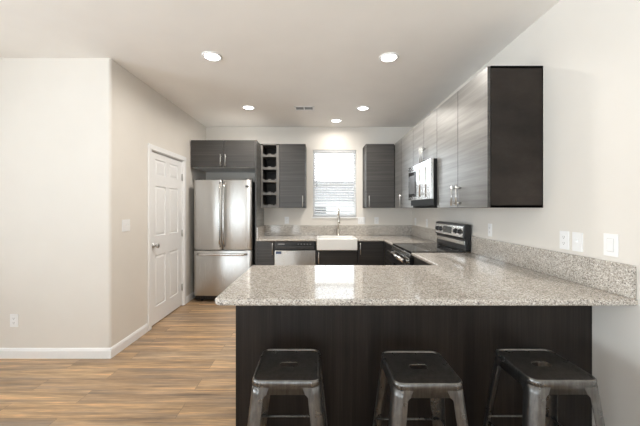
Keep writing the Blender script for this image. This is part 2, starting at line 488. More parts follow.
box(bm, (XL, DY1 - .01, 0), (XL + .018, DY1 + cw - .01, DZ + cw - .01), .005)
box(bm, (XL, DY0 - cw + .008, DZ - .01), (XL + .0195, DY1 + cw - .008, DZ + cw - .01), .005)
box(bm, (XL - T, DY0, 0), (XL + .004, DY0 + .018, DZ - .0185)); box(bm, (XL - T, DY1 - .018, 0), (XL + .004, DY1, DZ - .0185)); box(bm, (XL - T, DY0, DZ - .018), (XL + .003, DY1, DZ))
obj('casing', bm, 'trim', door)
bm = bm_new(); kc = (fx, ly0 + .066, .935)
lathe(bm, kc, (1, 0, 0), [(0, .030), (.004, .031), (.009, .027), (.012, .013), (.034, .012), (.040, .020), (.050, .027), (.060, .028), (.068, .022), (.071, .008)])
kn = obj('knob', bm, 'nickel', door, True); kn['label'] = 'round satin nickel door knob'
for hz in (.26, 1.02, 1.80):
    bm = bm_new(); box(bm, (fx - .001, DY1 - .044, hz - .045), (fx + .003, DY1 - .014, hz + .045), .001)
    tube(bm, [(fx + .006, DY1 - .021, hz - .048), (fx + .006, DY1 - .021, hz + .048)], .006, 8)
    obj('hinge', bm, 'nickel', door)

# the window over the sink
win = thing('window_1', 'bright single hung window over the kitchen sink', 'window', ((WX0 + WX1) / 2, YB, WZ0), kind='structure')
bm = bm_new()
fy0, fy1 = YB + .060, YB + .105
for p0, p1 in (((WX0, fy0, WZ0), (WX0 + .035, fy1, WZ1)), ((WX1 - .035, fy0, WZ0), (WX1, fy1, WZ1)), ((WX0, fy0, WZ0), (WX1, fy1, WZ0 + .04)),
               ((WX0, fy0, WZ1 - .035), (WX1, fy1, WZ1)), ((WX0 + .03, fy0 + .002, 1.765), (WX1 - .03, fy1 - .008, 1.805))):
    box(bm, p0, p1, .003)
obj('window_frame', bm, 'trim', win)
bm = boxes(((WX0 + .03, fy0 + .018, WZ0 + .03), (WX1 - .03, fy0 + .022, 1.77))); obj('pane', bm, 'glass', win)
bm = boxes(((WX0 + .03, fy0 + .028, 1.80), (WX1 - .03, fy0 + .032, WZ1 - .03))); obj('pane', bm, 'glass', win)
bm = bm_new(); box(bm, (WX0 - .02, YB - .028, WZ0 - .022), (WX1 + .02, YB + .06, WZ0), .004)
obj('window_sill', bm, 'trim', win)
# unseen rear and side living room windows, added to supply daylight
def added_window(n, frame_boxes, pane_boxes, loc):
    w = thing('window_%d' % n, 'large unseen living room window added for daylight', 'window', loc, kind='structure')
    bm = bm_new()
    for a, b in frame_boxes: box(bm, a, b, .003)
    obj('window_frame', bm, 'trim', w)
    for a, b in pane_boxes: obj('pane', boxes((a, b)), 'glass', w)
for n, (x0, x1, z0, z1) in ((2, R1), (3, R2)):
    xm = (x0 + x1) / 2; y0, y1 = YR - .09, YR - .04
    added_window(n, [((x0, y0, z0), (x0 + .05, y1, z1)), ((x1 - .05, y0, z0), (x1, y1, z1)), ((x0, y0, z0), (x1, y1, z0 + .05)), ((x0, y0, z1 - .05), (x1, y1, z1)),
                     ((xm - .03, y0, z0), (xm + .03, y1, z1))],
                 [((x0 + .04, YR - .067, z0 + .04), (xm - .02, YR - .063, z1 - .04)), ((xm + .02, YR - .067, z0 + .04), (x1 - .04, YR - .063, z1 - .04))], (xm, YR, z0))
y0, y1, z0, z1 = LW; ym = (y0 + y1) / 2; x0, x1 = XFL - .09, XFL - .04
added_window(4, [((x0, y0, z0), (x1, y0 + .05, z1)), ((x0, y1 - .05, z0), (x1, y1, z1)), ((x0, y0, z0), (x1, y1, z0 + .05)), ((x0, y0, z1 - .05), (x1, y1, z1)),
                 ((x0, ym - .03, z0), (x1, ym + .03, z1))],
             [((XFL - .067, y0 + .04, z0 + .04), (XFL - .063, ym - .02, z1 - .04)), ((XFL - .067, ym + .02, z0 + .04), (XFL - .063, y1 - .04, z1 - .04))], (XFL, ym, z0))

# the blind hanging in the sink window
bl = thing('window_blind', 'white horizontal slat blind lowered in the window over the sink', 'blind', ((WX0 + WX1) / 2, YB + .03, WZ0 + .005))
bx0, bx1 = WX0 + .012, WX1 - .012
bm = bm_new(); box(bm, (bx0, YB + .006, WZ1 - .048), (bx1, YB + .052, WZ1 - .004), .003); obj('headrail', bm, 'blind', bl)
bm = bm_new()
n_sl = 25; pitch = (WZ1 - .065 - (WZ0 + .035)) / (n_sl - 1)
for i in range(n_sl):
    zc = WZ0 + .045 + i * pitch
    t = bmesh.new(); hw = .0245; ang = math.radians(32); rowsv = []
    for s in (-1, -.5, 0, .5, 1):
        yy = s * hw * math.cos(ang); zz = s * hw * math.sin(ang) + .003 * (1 - s * s)
        rowsv.append([(bx0, YB + .030 + yy, zc + zz), (bx1, YB + .030 + yy, zc + zz)])
    top = [[t.verts.new((x, y, z + .0013)) for x, y, z in r] for r in rowsv]; bot = [[t.verts.new((x, y, z - .0013)) for x, y, z in r] for r in rowsv]
    for a, b, sgn in ((top, top, 1), (bot, bot, -1)):
        for j in range(4):
            t.faces.new((a[j][0], a[j][1], a[j + 1][1], a[j + 1][0]))
    for j in range(4):
        for e in (0, 1): t.faces.new((top[j][e], top[j + 1][e], bot[j + 1][e], bot[j][e]))
    t.faces.new((top[0][0], top[0][1], bot[0][1], bot[0][0])); t.faces.new((top[4][0], top[4][1], bot[4][1], bot[4][0]))
    bmesh.ops.recalc_face_normals(t, faces=list(t.faces)); join(bm, t)
obj('slats', bm, 'blind', bl)
bm = bm_new(); box(bm, (bx0, YB + .010, WZ0 + .006), (bx1, YB + .050, WZ0 + .026), .003); obj('bottom_rail', bm, 'blind', bl)
bm = bm_new()
for x in (bx0 + .12, bx1 - .12):
    for y in (YB + .005, YB + .055): tube(bm, [(x, y, WZ0 + .02), (x, y, WZ1 - .04)], .0012, 6)
obj('ladder_cords', bm, 'blind', bl)
bm = bm_new(); tube(bm, [(bx0 + .05, YB + .002, WZ1 - .06), (bx0 + .05, YB + .002, WZ1 - .62)], .004, 8); obj('tilt_wand', bm, 'blind', bl)

# outside the window: the yard and a neighbouring house
struct('ground', boxes(((-14, YB + .5, -.5), (14, 26, -.4))), 'soil', 'pale yard outside the window', 'ground')
nh = thing('house', 'pale neighbouring house seen dimly through the blind', 'house', (1.0, 17, -.4))
bm = boxes(((-4, 15, -.4), (6, 20, 1.7))); obj('wall', bm, 'stucco', nh)
bm = bm_new(); t = bmesh.new()
A = [t.verts.new(p) for p in ((-4.4, 14.6, 1.7), (-4.4, 20.4, 1.7), (-4.4, 17.5, 2.9))]; B = [t.verts.new(p) for p in ((6.4, 14.6, 1.7), (6.4, 20.4, 1.7), (6.4, 17.5, 2.9))]
t.faces.new(A); t.faces.new(B)
for i in range(3): t.faces.new((A[i], A[(i + 1) % 3], B[(i + 1) % 3], B[i]))
bmesh.ops.recalc_face_normals(t, faces=list(t.faces)); join(bm, t); obj('roof', bm, 'shingle', nh)
for x in (-.6, 1.9):
    bm = boxes(((x, 14.96, .5), (x + 1.0, 15.0, 1.4))); obj('window', bm, 'blackglass', nh)

# ------------------------------------------------------------------ cabinets
def handle_geo(p, axis, out, length=.172, r=.0070, off=.036):
    """bar pull centred on p on a face; axis the bar's direction, out the direction away from the face"""
    bm = bm_new(); p = Vector(p); a = Vector(axis); o = Vector(out)
    tube(bm, [p + o * off - a * length / 2, p + o * off + a * length / 2], r, 10)
    for s in (-1, 1):
        q = p + a * s * (length / 2 - .022)
        tube(bm, [q - o * .0005, q + o * off], r * .85, 8)
    return bm

def face_T(facing, face):
    """map (u along the front, w depth behind the front, z) to the world"""
    if facing == 'back': return lambda u, w, z: (u, face + w, z)          # on the back wall, fronts look at the camera
    if facing == 'right': return lambda u, w, z: (face + w, u, z)         # on the right wall, fronts look left
    if facing == 'kitchen': return lambda u, w, z: (u, face - w, z)       # peninsula, fronts look at the back wall

def cabinet(name, label, facing, face, u0, u1, depth, z0, z1, doors, wood_m='wood', carc_m='carcass', toe=0.0, handles=(), drawers=(), cat='cabinet', group=None):
    """carcass of boards, slab fronts and bar pulls. doors/drawers: (u0,u1,z0,z1,handle or None); handle: (u,z,'v'/'h')"""
    f = face_T(facing, face)
    out = {'back': (0, -1, 0), 'right': (-1, 0, 0), 'kitchen': (0, 1, 0)}[facing]; al = {'back': (1, 0, 0), 'right': (0, 1, 0), 'kitchen': (1, 0, 0)}[facing]
    c = f((u0 + u1) / 2, depth / 2, z0)
    t = thing(name, label, cat, c, group)
    bm = bm_new(); th = .018; dt = .020
    zb = z0 + toe
    box(bm, f(u0, dt + .002, zb), f(u0 + th, depth, z1), .0008); box(bm, f(u1 - th, dt + .002, zb), f(u1, depth, z1), .0008)
    box(bm, f(u0, dt + .002, zb), f(u1, depth, zb + th), .0008); box(bm, f(u0, dt + .002, z1 - th), f(u1, depth, z1), .0008)
    box(bm, f(u0, depth - .008, zb), f(u1, depth, z1))
    obj('carcass', bm, carc_m, t)
    if toe:
        obj('toe_kick', boxes((f(u0, .075, z0), f(u1, .090, zb))), 'black', t)
    for kind, lst in (('door', doors), ('drawer', drawers)):
        for (a, b, c0, c1, hd) in lst:
            bm = bm_new(); g = .0022
            box(bm, f(a + g, 0, c0 + g), f(b - g, dt, c1 - g), .0015)
            d = obj(kind, bm, wood_m, t)
            if hd:
                hu, hz, o = hd
                hb = handle_geo(f(hu, 0, hz), (0, 0, 1) if o == 'v' else al, out)
                obj('handle', hb, 'nickel', d)
    return t

UZ0, UZ1 = 1.374, 2.382
UFR = 1.205                     # front of the upper run on the right wall
UD = XR - UFR - .002
# right wall uppers, nearest first
CA0, CA1, CAm = 2.13, 3.04, 2.585
cabinet('upper_cabinet', 'tall two door grey wood wall cabinet, nearest on the right wall, with dark end panel', 'right', UFR, CA0, CA1, UD, UZ0, UZ1,
        [(CA0, CAm, UZ0, UZ1, (CAm - .045, UZ0 + .105, 'v')), (CAm, CA1, UZ0, UZ1, (CAm + .045, UZ0 + .105, 'v'))])
MZ1 = 1.880
cabinet('upper_cabinet', 'short two door grey wood wall cabinet directly above the microwave', 'right', UFR, CA1 + .001, 3.80, UD, MZ1, UZ1,
        [(CA1, 3.415, MZ1, UZ1, (3.415 - .035, MZ1 + .095, 'v')), (3.415, 3.80, MZ1, UZ1, (3.415 + .035, MZ1 + .095, 'v'))])
UFB = 4.72
c = cabinet('corner_upper_cabinet', 'grey wood wall cabinet in the right corner beyond the microwave', 'right', UFR, 3.801, YB - .002, UD, UZ0, UZ1,
            [(3.80, 4.34, UZ0, UZ1, (4.29, UZ0 + .105, 'v')), (4.342, 4.70, UZ0, UZ1, None)])
cabinet('upper_cabinet', 'single door dark wood wall cabinet right of the window', 'back', UFB, .755, 1.203, YB - UFB - .002, UZ0, UZ1,
        [(.755, 1.203, UZ0, UZ1, (.80, UZ0 + .105, 'v'))])
cabinet('upper_cabinet', 'single door dark wood wall cabinet between wine rack and window', 'back', UFB, -.610, -.195, YB - UFB - .002, UZ0, UZ1,
        [(-.610, -.195, UZ0, UZ1, (-.240, UZ0 + .105, 'v'))])

# the wine rack cubby column
wr = thing('wine_rack', 'open five slot wine rack cabinet between the refrigerator panel and a wall cabinet', 'wine rack', (-.77, 4.9, UZ0))
x0, x1 = -.905, -.612
bm = boxes(((x0, UFB + .004, UZ0), (x0 + .035, YB - .002, UZ1)), ((x1 - .045, UFB + .004, UZ0), (x1, YB - .002, UZ1)),
           ((x0, UFB + .004, UZ1 - .018), (x1, YB - .002, UZ1)), bev=.001)
obj('frame', bm, 'rack', wr)
obj('back_board', boxes(((x0 + .03, YB - .012, UZ0), (x1 - .04, YB - .003, UZ1 - .01))), 'carcass', wr)
ox0, ox1 = x0 + .035, x1 - .045
for side in (ox0, ox1 - .003):
    obj('side_lining', boxes(((side, UFB + .030, UZ0), (side + .003, YB - .012, UZ1 - .018))), 'carcass', wr)
for i in range(5):
    zb = UZ0 + .004 + i * .2
    # shelf with a scalloped front rail
    pts = [(ox0 + .001, zb), (ox1 - .001, zb)]
    top = []; nb = 2; wcell = (ox1 - ox0 - .002) / nb
    hr = .052
    for k in range(nb):
        cx = ox0 + .001 + wcell * (k + .5); r = .036
        for j in range(9):
            a = PI + PI * j / 8
            top.append((cx + r * math.cos(a), zb + hr + r * .55 * math.sin(a)))
    outline = pts + [(ox1 - .001, zb + hr)] + list(reversed(top)) + [(ox0 + .001, zb + hr)]
    bm = bm_new()
    for ya, yb in ((UFB + .004, UFB + .022), (UFB + .22, UFB + .238)):
        t = bmesh.new(); A = [t.verts.new((x, ya, z)) for x, z in outline]
        fce = t.faces.new(A); r_ = bmesh.ops.extrude_face_region(t, geom=[fce])
        bmesh.ops.translate(t, vec=(0, yb - ya, 0), verts=[v for v in r_['geom'] if isinstance(v, bmesh.types.BMVert)])
        bmesh.ops.recalc_face_normals(t, faces=list(t.faces)); join(bm, t)
    box(bm, (ox0 + .001, UFB + .02, zb), (ox1 - .001, YB - .012, zb + .012))
    obj('scalloped_shelf', bm, 'rack', wr)

# refrigerator enclosure
FY = 4.455
fp = boxes(((-.935, FY, 0), (-.912, YB - .002, UZ1)), bev=.001)
o = obj('tall_side_panel', fp, 'wood'); o['label'] = 'tall floor to cabinet top wood panel right of the refrigerator'; o['category'] = 'panel'
FZ0 = 1.972
cabinet('refrigerator_cabinet', 'wide two door dark wood cabinet above the stainless refrigerator', 'back', FY, XL + .012, -.936, YB - FY - .002, FZ0, UZ1,
        [(XL + .012, -1.405, FZ0, UZ1, (-1.44, FZ0 + .105, 'v')), (-1.405, -.936, FZ0, UZ1, (-1.37, FZ0 + .105, 'v'))], carc_m='trim')

# base cabinets along the back wall
BZ = 0.880; BF = 4.445; BD = YB - BF - .002
cabinet('base_cabinet', 'narrow dark wood base cabinet between refrigerator panel and dishwasher', 'back', BF, -.911, -.648, BD, 0, BZ,
        [(-.911, -.648, .1, BZ - .004, (-.672, BZ - .11, 'v'))], 'wood', toe=.1)
cabinet('sink_base_cabinet', 'dark wood base cabinet under the white farmhouse sink', 'back', BF, -.028, .586, BD, 0, .745,
        [(-.028, .586, .1, .741, (.010, .741 - .105, 'v'))], 'basewood', toe=.1)
cabinet('base_cabinet', 'dark wood corner base cabinet right of the farmhouse sink', 'back', BF, .590, .983, BD, 0, BZ,
        [(.590, .983, .1, BZ - .004, (.625, BZ - .11, 'v'))], 'basewood', toe=.1)
BFR = .985
cabinet('base_cabinet', 'dark wood base cabinet on the right wall beyond the range', 'right', BFR, 3.858, 4.443, XR - BFR - .002, 0, BZ,
        [(3.858, 4.443, .1, BZ - .004, None)], 'basewood', toe=.1)
cabinet('base_cabinet', 'dark wood base cabinet on the right wall between range and peninsula', 'right', BFR, 2.40, 3.084, XR - BFR - .002, 0, BZ,
        [(2.40, 3.084, .1, .70, (3.03, .60, 'v'))], 'basewood', toe=.1, drawers=[(2.40, 3.084, .703, BZ - .004, (2.717, .79, 'h'))])

# peninsula
PF = 1.749; PX0 = -.480
pn = thing('peninsula_cabinet', 'long dark espresso peninsula cabinet behind the three stools', 'cabinet', (.55, 2.06, 0))
bm = boxes(((PX0, PF, 0), (XR - .002, PF + .018, BZ)), bev=.001); obj('back_panel', bm, 'panel', pn)
bm = boxes(((PX0, PF + .0185, 0), (PX0 + .018, 2.385, BZ)), bev=.001); obj('end_panel', bm, 'panel', pn)
bm = boxes(((PX0 + .02, PF + .02, .1), (XR - .003, 2.36, .118)), ((PX0 + .02, PF + .02, BZ - .02), (XR - .003, 2.36, BZ)), ((.98, PF + .02, .1), (.998, 2.36, BZ))); obj('carcass', bm, 'carcass', pn)
obj('toe_kick', boxes(((PX0 + .02, 2.295, 0), (.98, 2.31, .1))), 'black', pn)
for i in range(3):
    a = PX0 + .02 + i * .487; b = a + .485
    d = obj('door', boxes(((a, 2.365, .1), (b, 2.385, BZ - .004)), bev=.0015), 'basewood', pn)
    obj('handle', handle_geo((b - .04, 2.385, .78), (0, 0, 1), (0, 1, 0)), 'nickel', d)

# countertops
CT = .914
def corner(cx, cy, r, a0, a1, n=6):
    return [(cx + r * math.cos(a0 + (a1 - a0) * i / n), cy + r * math.sin(a0 + (a1 - a0) * i / n)) for i in range(n + 1)]
CF = .965; r = .045
pc = thing('peninsula_countertop', 'speckled granite countertop on the peninsula with rounded corners', 'countertop', (.55, 1.95, BZ))
L, F, B = -.528, 1.500, 2.410
poly = corner(L + r, F + r, r, PI, 1.5 * PI) + [(XR - .002, F), (XR - .002, 3.086), (CF, 3.086), (CF, B)] + corner(L + .012, B - .012, .012, PI / 2, PI)
bm = bm_new(); prism(bm, poly, BZ + .001, CT, .010, 3); obj('slab', bm, 'granite', pc)
bm = bm_new(); box(bm, (XR - .024, F + .005, CT + .0005), (XR - .002, 3.086, 1.082), .003); o = obj('backsplash', bm, 'granite')
o['label'] = 'straight granite backsplash strip along the right wall above the peninsula'; o['category'] = 'backsplash'
cc = thing('corner_countertop', 'speckled granite countertop along the back wall around the sink', 'countertop', (.35, 4.75, BZ))
SX0, SX1, SY1 = -.022, .582, 4.890
poly = [(-.910, 4.420), (SX0, 4.420), (SX0, SY1), (SX1, SY1), (SX1, 4.420), (CF, 4.420), (CF, 3.856), (XR - .002, 3.856), (XR - .002, YB - .002), (-.910, YB - .002)]
bm = bm_new(); prism(bm, poly, BZ + .001, CT, .008, 3); obj('slab', bm, 'granite', cc)
bm = bm_new()
prism(bm, [(-.910, 4.440), (-.889, 4.440), (-.889, YB - .024), (XR - .024, YB - .024), (XR - .024, 3.856), (XR - .002, 3.856), (XR - .002, YB - .002), (-.910, YB - .002)],
      CT + .0005, 1.082, .002, 2)
o = obj('backsplash', bm, 'granite'); o['label'] = 'granite backsplash wrapping the back corner below the window'; o['category'] = 'backsplash'

# ------------------------------------------------------------------ refrigerator
fr = thing('refrigerator', 'stainless steel french door refrigerator with bottom freezer', 'refrigerator', (-1.395, 4.7, 0))
RX0, RX1 = -1.812, -.968; RZ1 = 1.782; RF = 4.372
bm = bm_new(); box(bm, (RX0 + .004, RF + .075, .035), (RX1 - .004, YB - .04, RZ1 - .012), .006); obj('body', bm, 'fridge_side', fr)
def curved_door(x0, x1, z0, z1, sag, n=14):
    xm, hw = (RX0 + RX1) / 2, (RX1 - RX0) / 2
    front = []
    for i in range(n + 1):
        x = x0 + (x1 - x0) * i / n
        u = (x - (x0 + x1) / 2) / ((x1 - x0) / 2)
        front.append((x, RF - sag * (1 - u * u) - .006 * (1 - ((x - xm) / hw) ** 2)))
    # soft vertical edges
    poly = [(x0, RF + .07)] + [(x0, RF + .012)] + [(x0 + .003, RF + .004)] + front[1:-1] + [(x1 - .003, RF + .004), (x1, RF + .012), (x1, RF + .07)]
    bm = bm_new(); prism(bm, poly, z0, z1, .004, 2, True)
    return bm
xs = -1.393; ZS = .758
d1 = obj('door', curved_door(RX0, xs - .003, ZS + .006, RZ1, .010), 'steel', fr)
d2 = obj('door', curved_door(xs + .003, RX1, ZS + .006, RZ1, .010), 'steel', fr)
d3 = obj('freezer_drawer', curved_door(RX0, RX1, .095, ZS - .006, .014, 24), 'steel', fr)
def bow(p0, p1, out, depth, n=14):
    p0, p1, out = Vector(p0), Vector(p1), Vector(out)
    pts = []
    for i in range(n + 1):
        s = i / n; e = min(1, min(s, 1 - s) / .07)
        pts.append(p0.lerp(p1, s) + out * (depth * (math.sin(e * PI / 2)) + .012 * math.sin(PI * s)))
    return pts
for d, hx in ((d1, xs - .030), (d2, xs + .030)):
    bm = bm_new(); tube(bm, bow((hx, RF - .006, ZS + .05), (hx, RF - .006, RZ1 - .04), (0, -1, 0), .045), .0115, 12)
    obj('handle', bm, 'steel_bright', d)
bm = bm_new(); tube(bm, bow((RX0 + .065, RF - .012, ZS - .058), (RX1 - .065, RF - .012, ZS - .058), (0, -1, 0), .040), .0175, 14)
obj('handle', bm, 'steel_bright', d3)
bg = obj('badge', boxes(((-1.055, RF - .0125, 1.672), (-1.008, RF - .004, 1.700)), bev=.001), 'slotdark', d2); bg['label'] = 'small dark badge plate'
bm = bm_new(); box(bm, (RX0 + .01, RF + .03, .03), (RX1 - .01, RF + .09, .09), .003)
for i in range(22):
    x = RX0 + .03 + i * .0365; box(bm, (x, RF + .024, .042), (x + .022, RF + .032, .080))
obj('toe_grille', bm, 'black', fr)
for sx in (RX0 + .09, RX1 - .09):
    bm = bm_new(); lathe(bm, (sx, RF + .09, 0), (0, 0, 1), [(0, .02), (.01, .02), (.012, .012), (.035, .012)], 14); obj('foot', bm, 'black', fr)
    bm = bm_new(); lathe(bm, (sx, YB - .12, 0), (0, 0, 1), [(0, .02), (.01, .02), (.012, .012), (.036, .012)], 14); obj('foot', bm, 'black', fr)
for sx in (RX0 + .05, RX1 - .05):
    obj('hinge_cover', boxes(((sx - .035, RF + .02, RZ1 + .0005), (sx + .035, RF + .13, RZ1 + .018)), bev=.006), 'fridge_side', fr)

# ------------------------------------------------------------------ dishwasher
dw = thing('dishwasher', 'stainless dishwasher with black control strip beside the sink', 'dishwasher', (-.335, 4.75, 0))
wx0, wx1 = -.642, -.034; wf = 4.425
bm = boxes(((wx0 + .006, wf + .04, .10), (wx1 - .006, YB - .05, .868))); obj('tub', bm, 'fridge_side', dw)
bm = bm_new(); box(bm, (wx0, wf, .11), (wx1, wf + .035, .742), .006); dd = obj('door', bm, 'steel', dw)
bm = bm_new(); box(bm, (wx0, wf - .006, .746), (wx1, wf + .035, .872), .006)
cp = obj('control_strip', bm, 'black', dw); cp['label'] = 'black control strip with pocket handle'
bm = bm_new(); box(bm, (wx0 + .03, wf - .022, .770), (wx1 - .03, wf - .005, .806), .006); obj('pocket_handle', bm, 'fridge_side', cp)
for i in range(5):
    obj('button', boxes(((wx0 + .34 + i * .045, wf - .0075, .836), (wx0 + .362 + i * .045, wf - .005, .844)), bev=.0005), 'grey', cp)
obj('indicator_strip', boxes(((wx0 + .05, wf - .0075, .834), (wx0 + .15, wf - .005, .846)), bev=.0005), 'grey', cp)
s1 = obj('sticker', boxes(((wx0 + .020, wf - .0015, .694), (wx0 + .100, wf, .732)), bev=.0004), 'blue', dd); s1['label'] = 'dark blue sticker'
s2 = obj('sticker', boxes(((wx0 + .116, wf - .0015, .694), (wx0 + .176, wf, .732)), bev=.0004), 'plate', dd); s2['label'] = 'white sticker'
obj('toe_kick', boxes(((wx0, wf + .075, 0), (wx1, wf + .09, .1))), 'black', dw)

# ------------------------------------------------------------------ farmhouse sink and faucet
sk = thing('farmhouse_sink', 'white fireclay apron front sink under the window', 'sink', (.28, 4.63, .752))
bm = bm_new(); sx0, sx1, sy0, sy1 = SX0 + .003, SX1 - .003, 4.388, SY1 - .002; zt = .922; wl_ = .024
box(bm, (sx0, sy0, .752), (sx1, sy0 + wl_ + .004, zt), .010, 3); obj('apron', bm, 'ceramic', sk)
bm = bm_new()
box(bm, (sx0, sy0 + wl_ + .005, .757), (sx0 + wl_, sy1, zt), .005); box(bm, (sx1 - wl_, sy0 + wl_ + .005, .757), (sx1, sy1, zt), .005)
box(bm, (sx0 + .002, sy1 - wl_, .757), (sx1 - .002, sy1, zt), .005); box(bm, (sx0 + .002, sy0 + wl_, .753), (sx1 - .002, sy1 - .002, .775))
obj('basin', bm, 'ceramic', sk)
bm = bm_new(); lathe(bm, ((sx0 + sx1) / 2, 4.66, .7755), (0, 0, 1), [(0, .045), (.003, .045), (.003, .03), (.001, .02)], 20); obj('drain', bm, 'steel', sk)
fa = thing('kitchen_faucet', 'tall gooseneck pull down faucet behind the white sink', 'faucet', (.335, 4.965, CT))
fxx, fyy = .335, 4.965
bm = bm_new(); lathe(bm, (fxx, fyy, CT), (0, 0, 1), [(0, .030), (.006, .030), (.012, .024), (.10, .022), (.115, .016)], 20); obj('base', bm, 'chrome', fa, True)
bm = bm_new(); rr = .075; zt = 1.295
pts = [(fxx, fyy, CT + .10), (fxx, fyy, zt)] + [(fxx, fyy - rr + rr * math.cos(a), zt + rr * math.sin(a)) for a in [PI * i / 12 for i in range(1, 13)]] + [(fxx, fyy - 2 * rr, 1.24)]
tube(bm, pts, .0125, 14); obj('gooseneck', bm, 'chrome', fa)
bm = bm_new(); lathe(bm, (fxx, fyy - 2 * rr, 1.245), (0, 0, -1), [(0, .015), (.02, .019), (.09, .021), (.125, .024), (.13, .018)], 18); obj('spray_head', bm, 'chrome', fa, True)
bm = bm_new(); tube(bm, [(fxx + .018, fyy, CT + .065), (fxx + .045, fyy, CT + .068)], .011, 12); tube(bm, [(fxx + .040, fyy, CT + .068), (fxx + .075, fyy - .01, CT + .115)], [.007, .005], 10)
obj('lever', bm, 'chrome', fa)

# ------------------------------------------------------------------ range
rg = thing('range', 'freestanding stainless range with black glass top on the right wall', 'stove', (1.27, 3.42, 0))
ry0, ry1 = 3.092, 3.850; rx = .955
bm = bm_new(); box(bm, (rx + .035, ry0, .10), (XR - .03, ry1, .898), .004); obj('body', bm, 'fridge_side', rg)
bm = bm_new(); box(bm, (rx + .002, ry0, .900), (XR - .075, ry1, .922), .004)
ck = obj('cooktop', bm, 'blackglass', rg)
for (bx, by, br_) in ((1.13, 3.28, .10), (1.13, 3.66, .085), (1.38, 3.28, .075), (1.38, 3.66, .10)):
    t = bmesh.new()
    o_ = [t.verts.new((bx + br_ * math.cos(k * PI / 24), by + br_ * math.sin(k * PI / 24), .9225)) for k in range(48)]
    i_ = [t.verts.new((bx + (br_ - .004) * math.cos(k * PI / 24), by + (br_ - .004) * math.sin(k * PI / 24), .9225)) for k in range(48)]
    for k in range(48): t.faces.new((o_[k], o_[(k + 1) % 48], i_[(k + 1) % 48], i_[k]))
    bm = bm_new(); join(bm, t); obj('burner_ring', bm, 'grey', ck)
bm = bm_new(); box(bm, (rx - .006, ry0 + .002, .862), (rx + .034, ry1 - .002, .898), .003); obj('front_trim', bm, 'steel_h', rg)
bm = bm_new(); box(bm, (rx - .012, ry0 + .002, .285), (rx + .034, ry1 - .002, .858), .004); od = obj('oven_door', bm, 'black', rg)
obj('oven_glass', boxes(((rx - .015, ry0 + .10, .38), (rx - .011, ry1 - .10, .70)), bev=.001), 'blackglass', od)
bm = bm_new(); box(bm, (rx - .013, ry0 + .004, .76), (rx - .0105, ry1 - .004, .85), .001); obj('door_band', bm, 'steel_h', od)
bm = bm_new(); tube(bm, [(rx - .058, ry0 + .03, .818), (rx - .058, ry1 - .03, .818)], .019, 14)
for y in (ry0 + .07, ry1 - .07): box(bm, (rx - .058, y - .014, .801), (rx - .012, y + .014, .823), .004)
obj('handle', bm, 'steel_bright', od)
bm = bm_new(); box(bm, (rx - .010, ry0 + .002, .105), (rx + .034, ry1 - .002, .278), .004); obj('drawer', bm, 'steel_h', rg)
obj('toe_kick', boxes(((rx + .09, ry0 + .005, 0), (rx + .105, ry1 - .005, .105))), 'black', rg)
obj('rear_support', boxes(((rx + .5, ry0 + .005, 0), (rx + .52, ry1 - .005, .105))), 'black', rg)
# backguard: black shell with a leaning console
def xz_prism(bm, prof, y0, y1, bev=0.0):
    t = bmesh.new(); A = [t.verts.new((x, y0, z)) for x, z in prof]
    f = t.faces.new(A); r_ = bmesh.ops.extrude_face_region(t, geom=[f])
    bmesh.ops.translate(t, vec=(0, y1 - y0, 0), verts=[v for v in r_['geom'] if isinstance(v, bmesh.types.BMVert)])
    bmesh.ops.recalc_face_normals(t, faces=list(t.faces))
    if bev: bmesh.ops.bevel(t, geom=list(t.edges), offset=bev, segments=2, profile=.5, affect='EDGES')
    join(bm, t)
bm = bm_new()
xz_prism(bm, [(1.525, .923), (XR - .026, .923), (XR - .026, 1.195), (1.545, 1.205), (1.512, 1.196), (1.500, 1.06), (1.522, 1.045)], ry0 + .001, ry1 - .001, .004)
bgd = obj('backguard', bm, 'black', rg)
dx, dz = 1.512 - 1.500, 1.196 - 1.06
nrm = Vector((-dz, 0, dx)).normalized(); upv = Vector((dx, 0, dz)).normalized()
def cons(y, s, o=0.0):
    p = Vector((1.500, y, 1.06)) + upv * s + nrm * o
    return (p.x, p.y, p.z)
def cons_plate(bm, y0, y1, s0, s1, o0, o1):
    t = bmesh.new()
    A = [t.verts.new(cons(y, s, o0)) for y, s in ((y0, s0), (y1, s0), (y1, s1), (y0, s1))]; B_ = [t.verts.new(cons(y, s, o1)) for y, s in ((y0, s0), (y1, s0), (y1, s1), (y0, s1))]
    t.faces.new(A); t.faces.new(B_)
    for i in range(4): t.faces.new((A[i], A[(i + 1) % 4], B_[(i + 1) % 4], B_[i]))
    bmesh.ops.recalc_face_normals(t, faces=list(t.faces)); join(bm, t)
bm = bm_new(); cons_plate(bm, ry0 + .02, ry1 - .02, .006, .118, -.002, .004); con = obj('console', bm, 'steel_h', bgd); con['label'] = 'stainless control console leaning back'
bm = bm_new(); cons_plate(bm, 3.375, 3.60, .028, .100, .003, .0065); obj('display', bm, 'lcd', con)
for y in (3.175, 3.275, 3.675, 3.765):
    bm = bm_new(); lathe(bm, cons(y, .062, .003), nrm, [(0, .030), (.004, .030), (.006, .022), (.024, .020), (.027, .016)], 20); obj('knob', bm, 'black', con, True)
bm = bm_new(); box(bm, (1.518, ry0 + .02, .985), (1.530, ry1 - .02, 1.025), .002); obj('vent_trim', bm, 'steel_h', bgd)

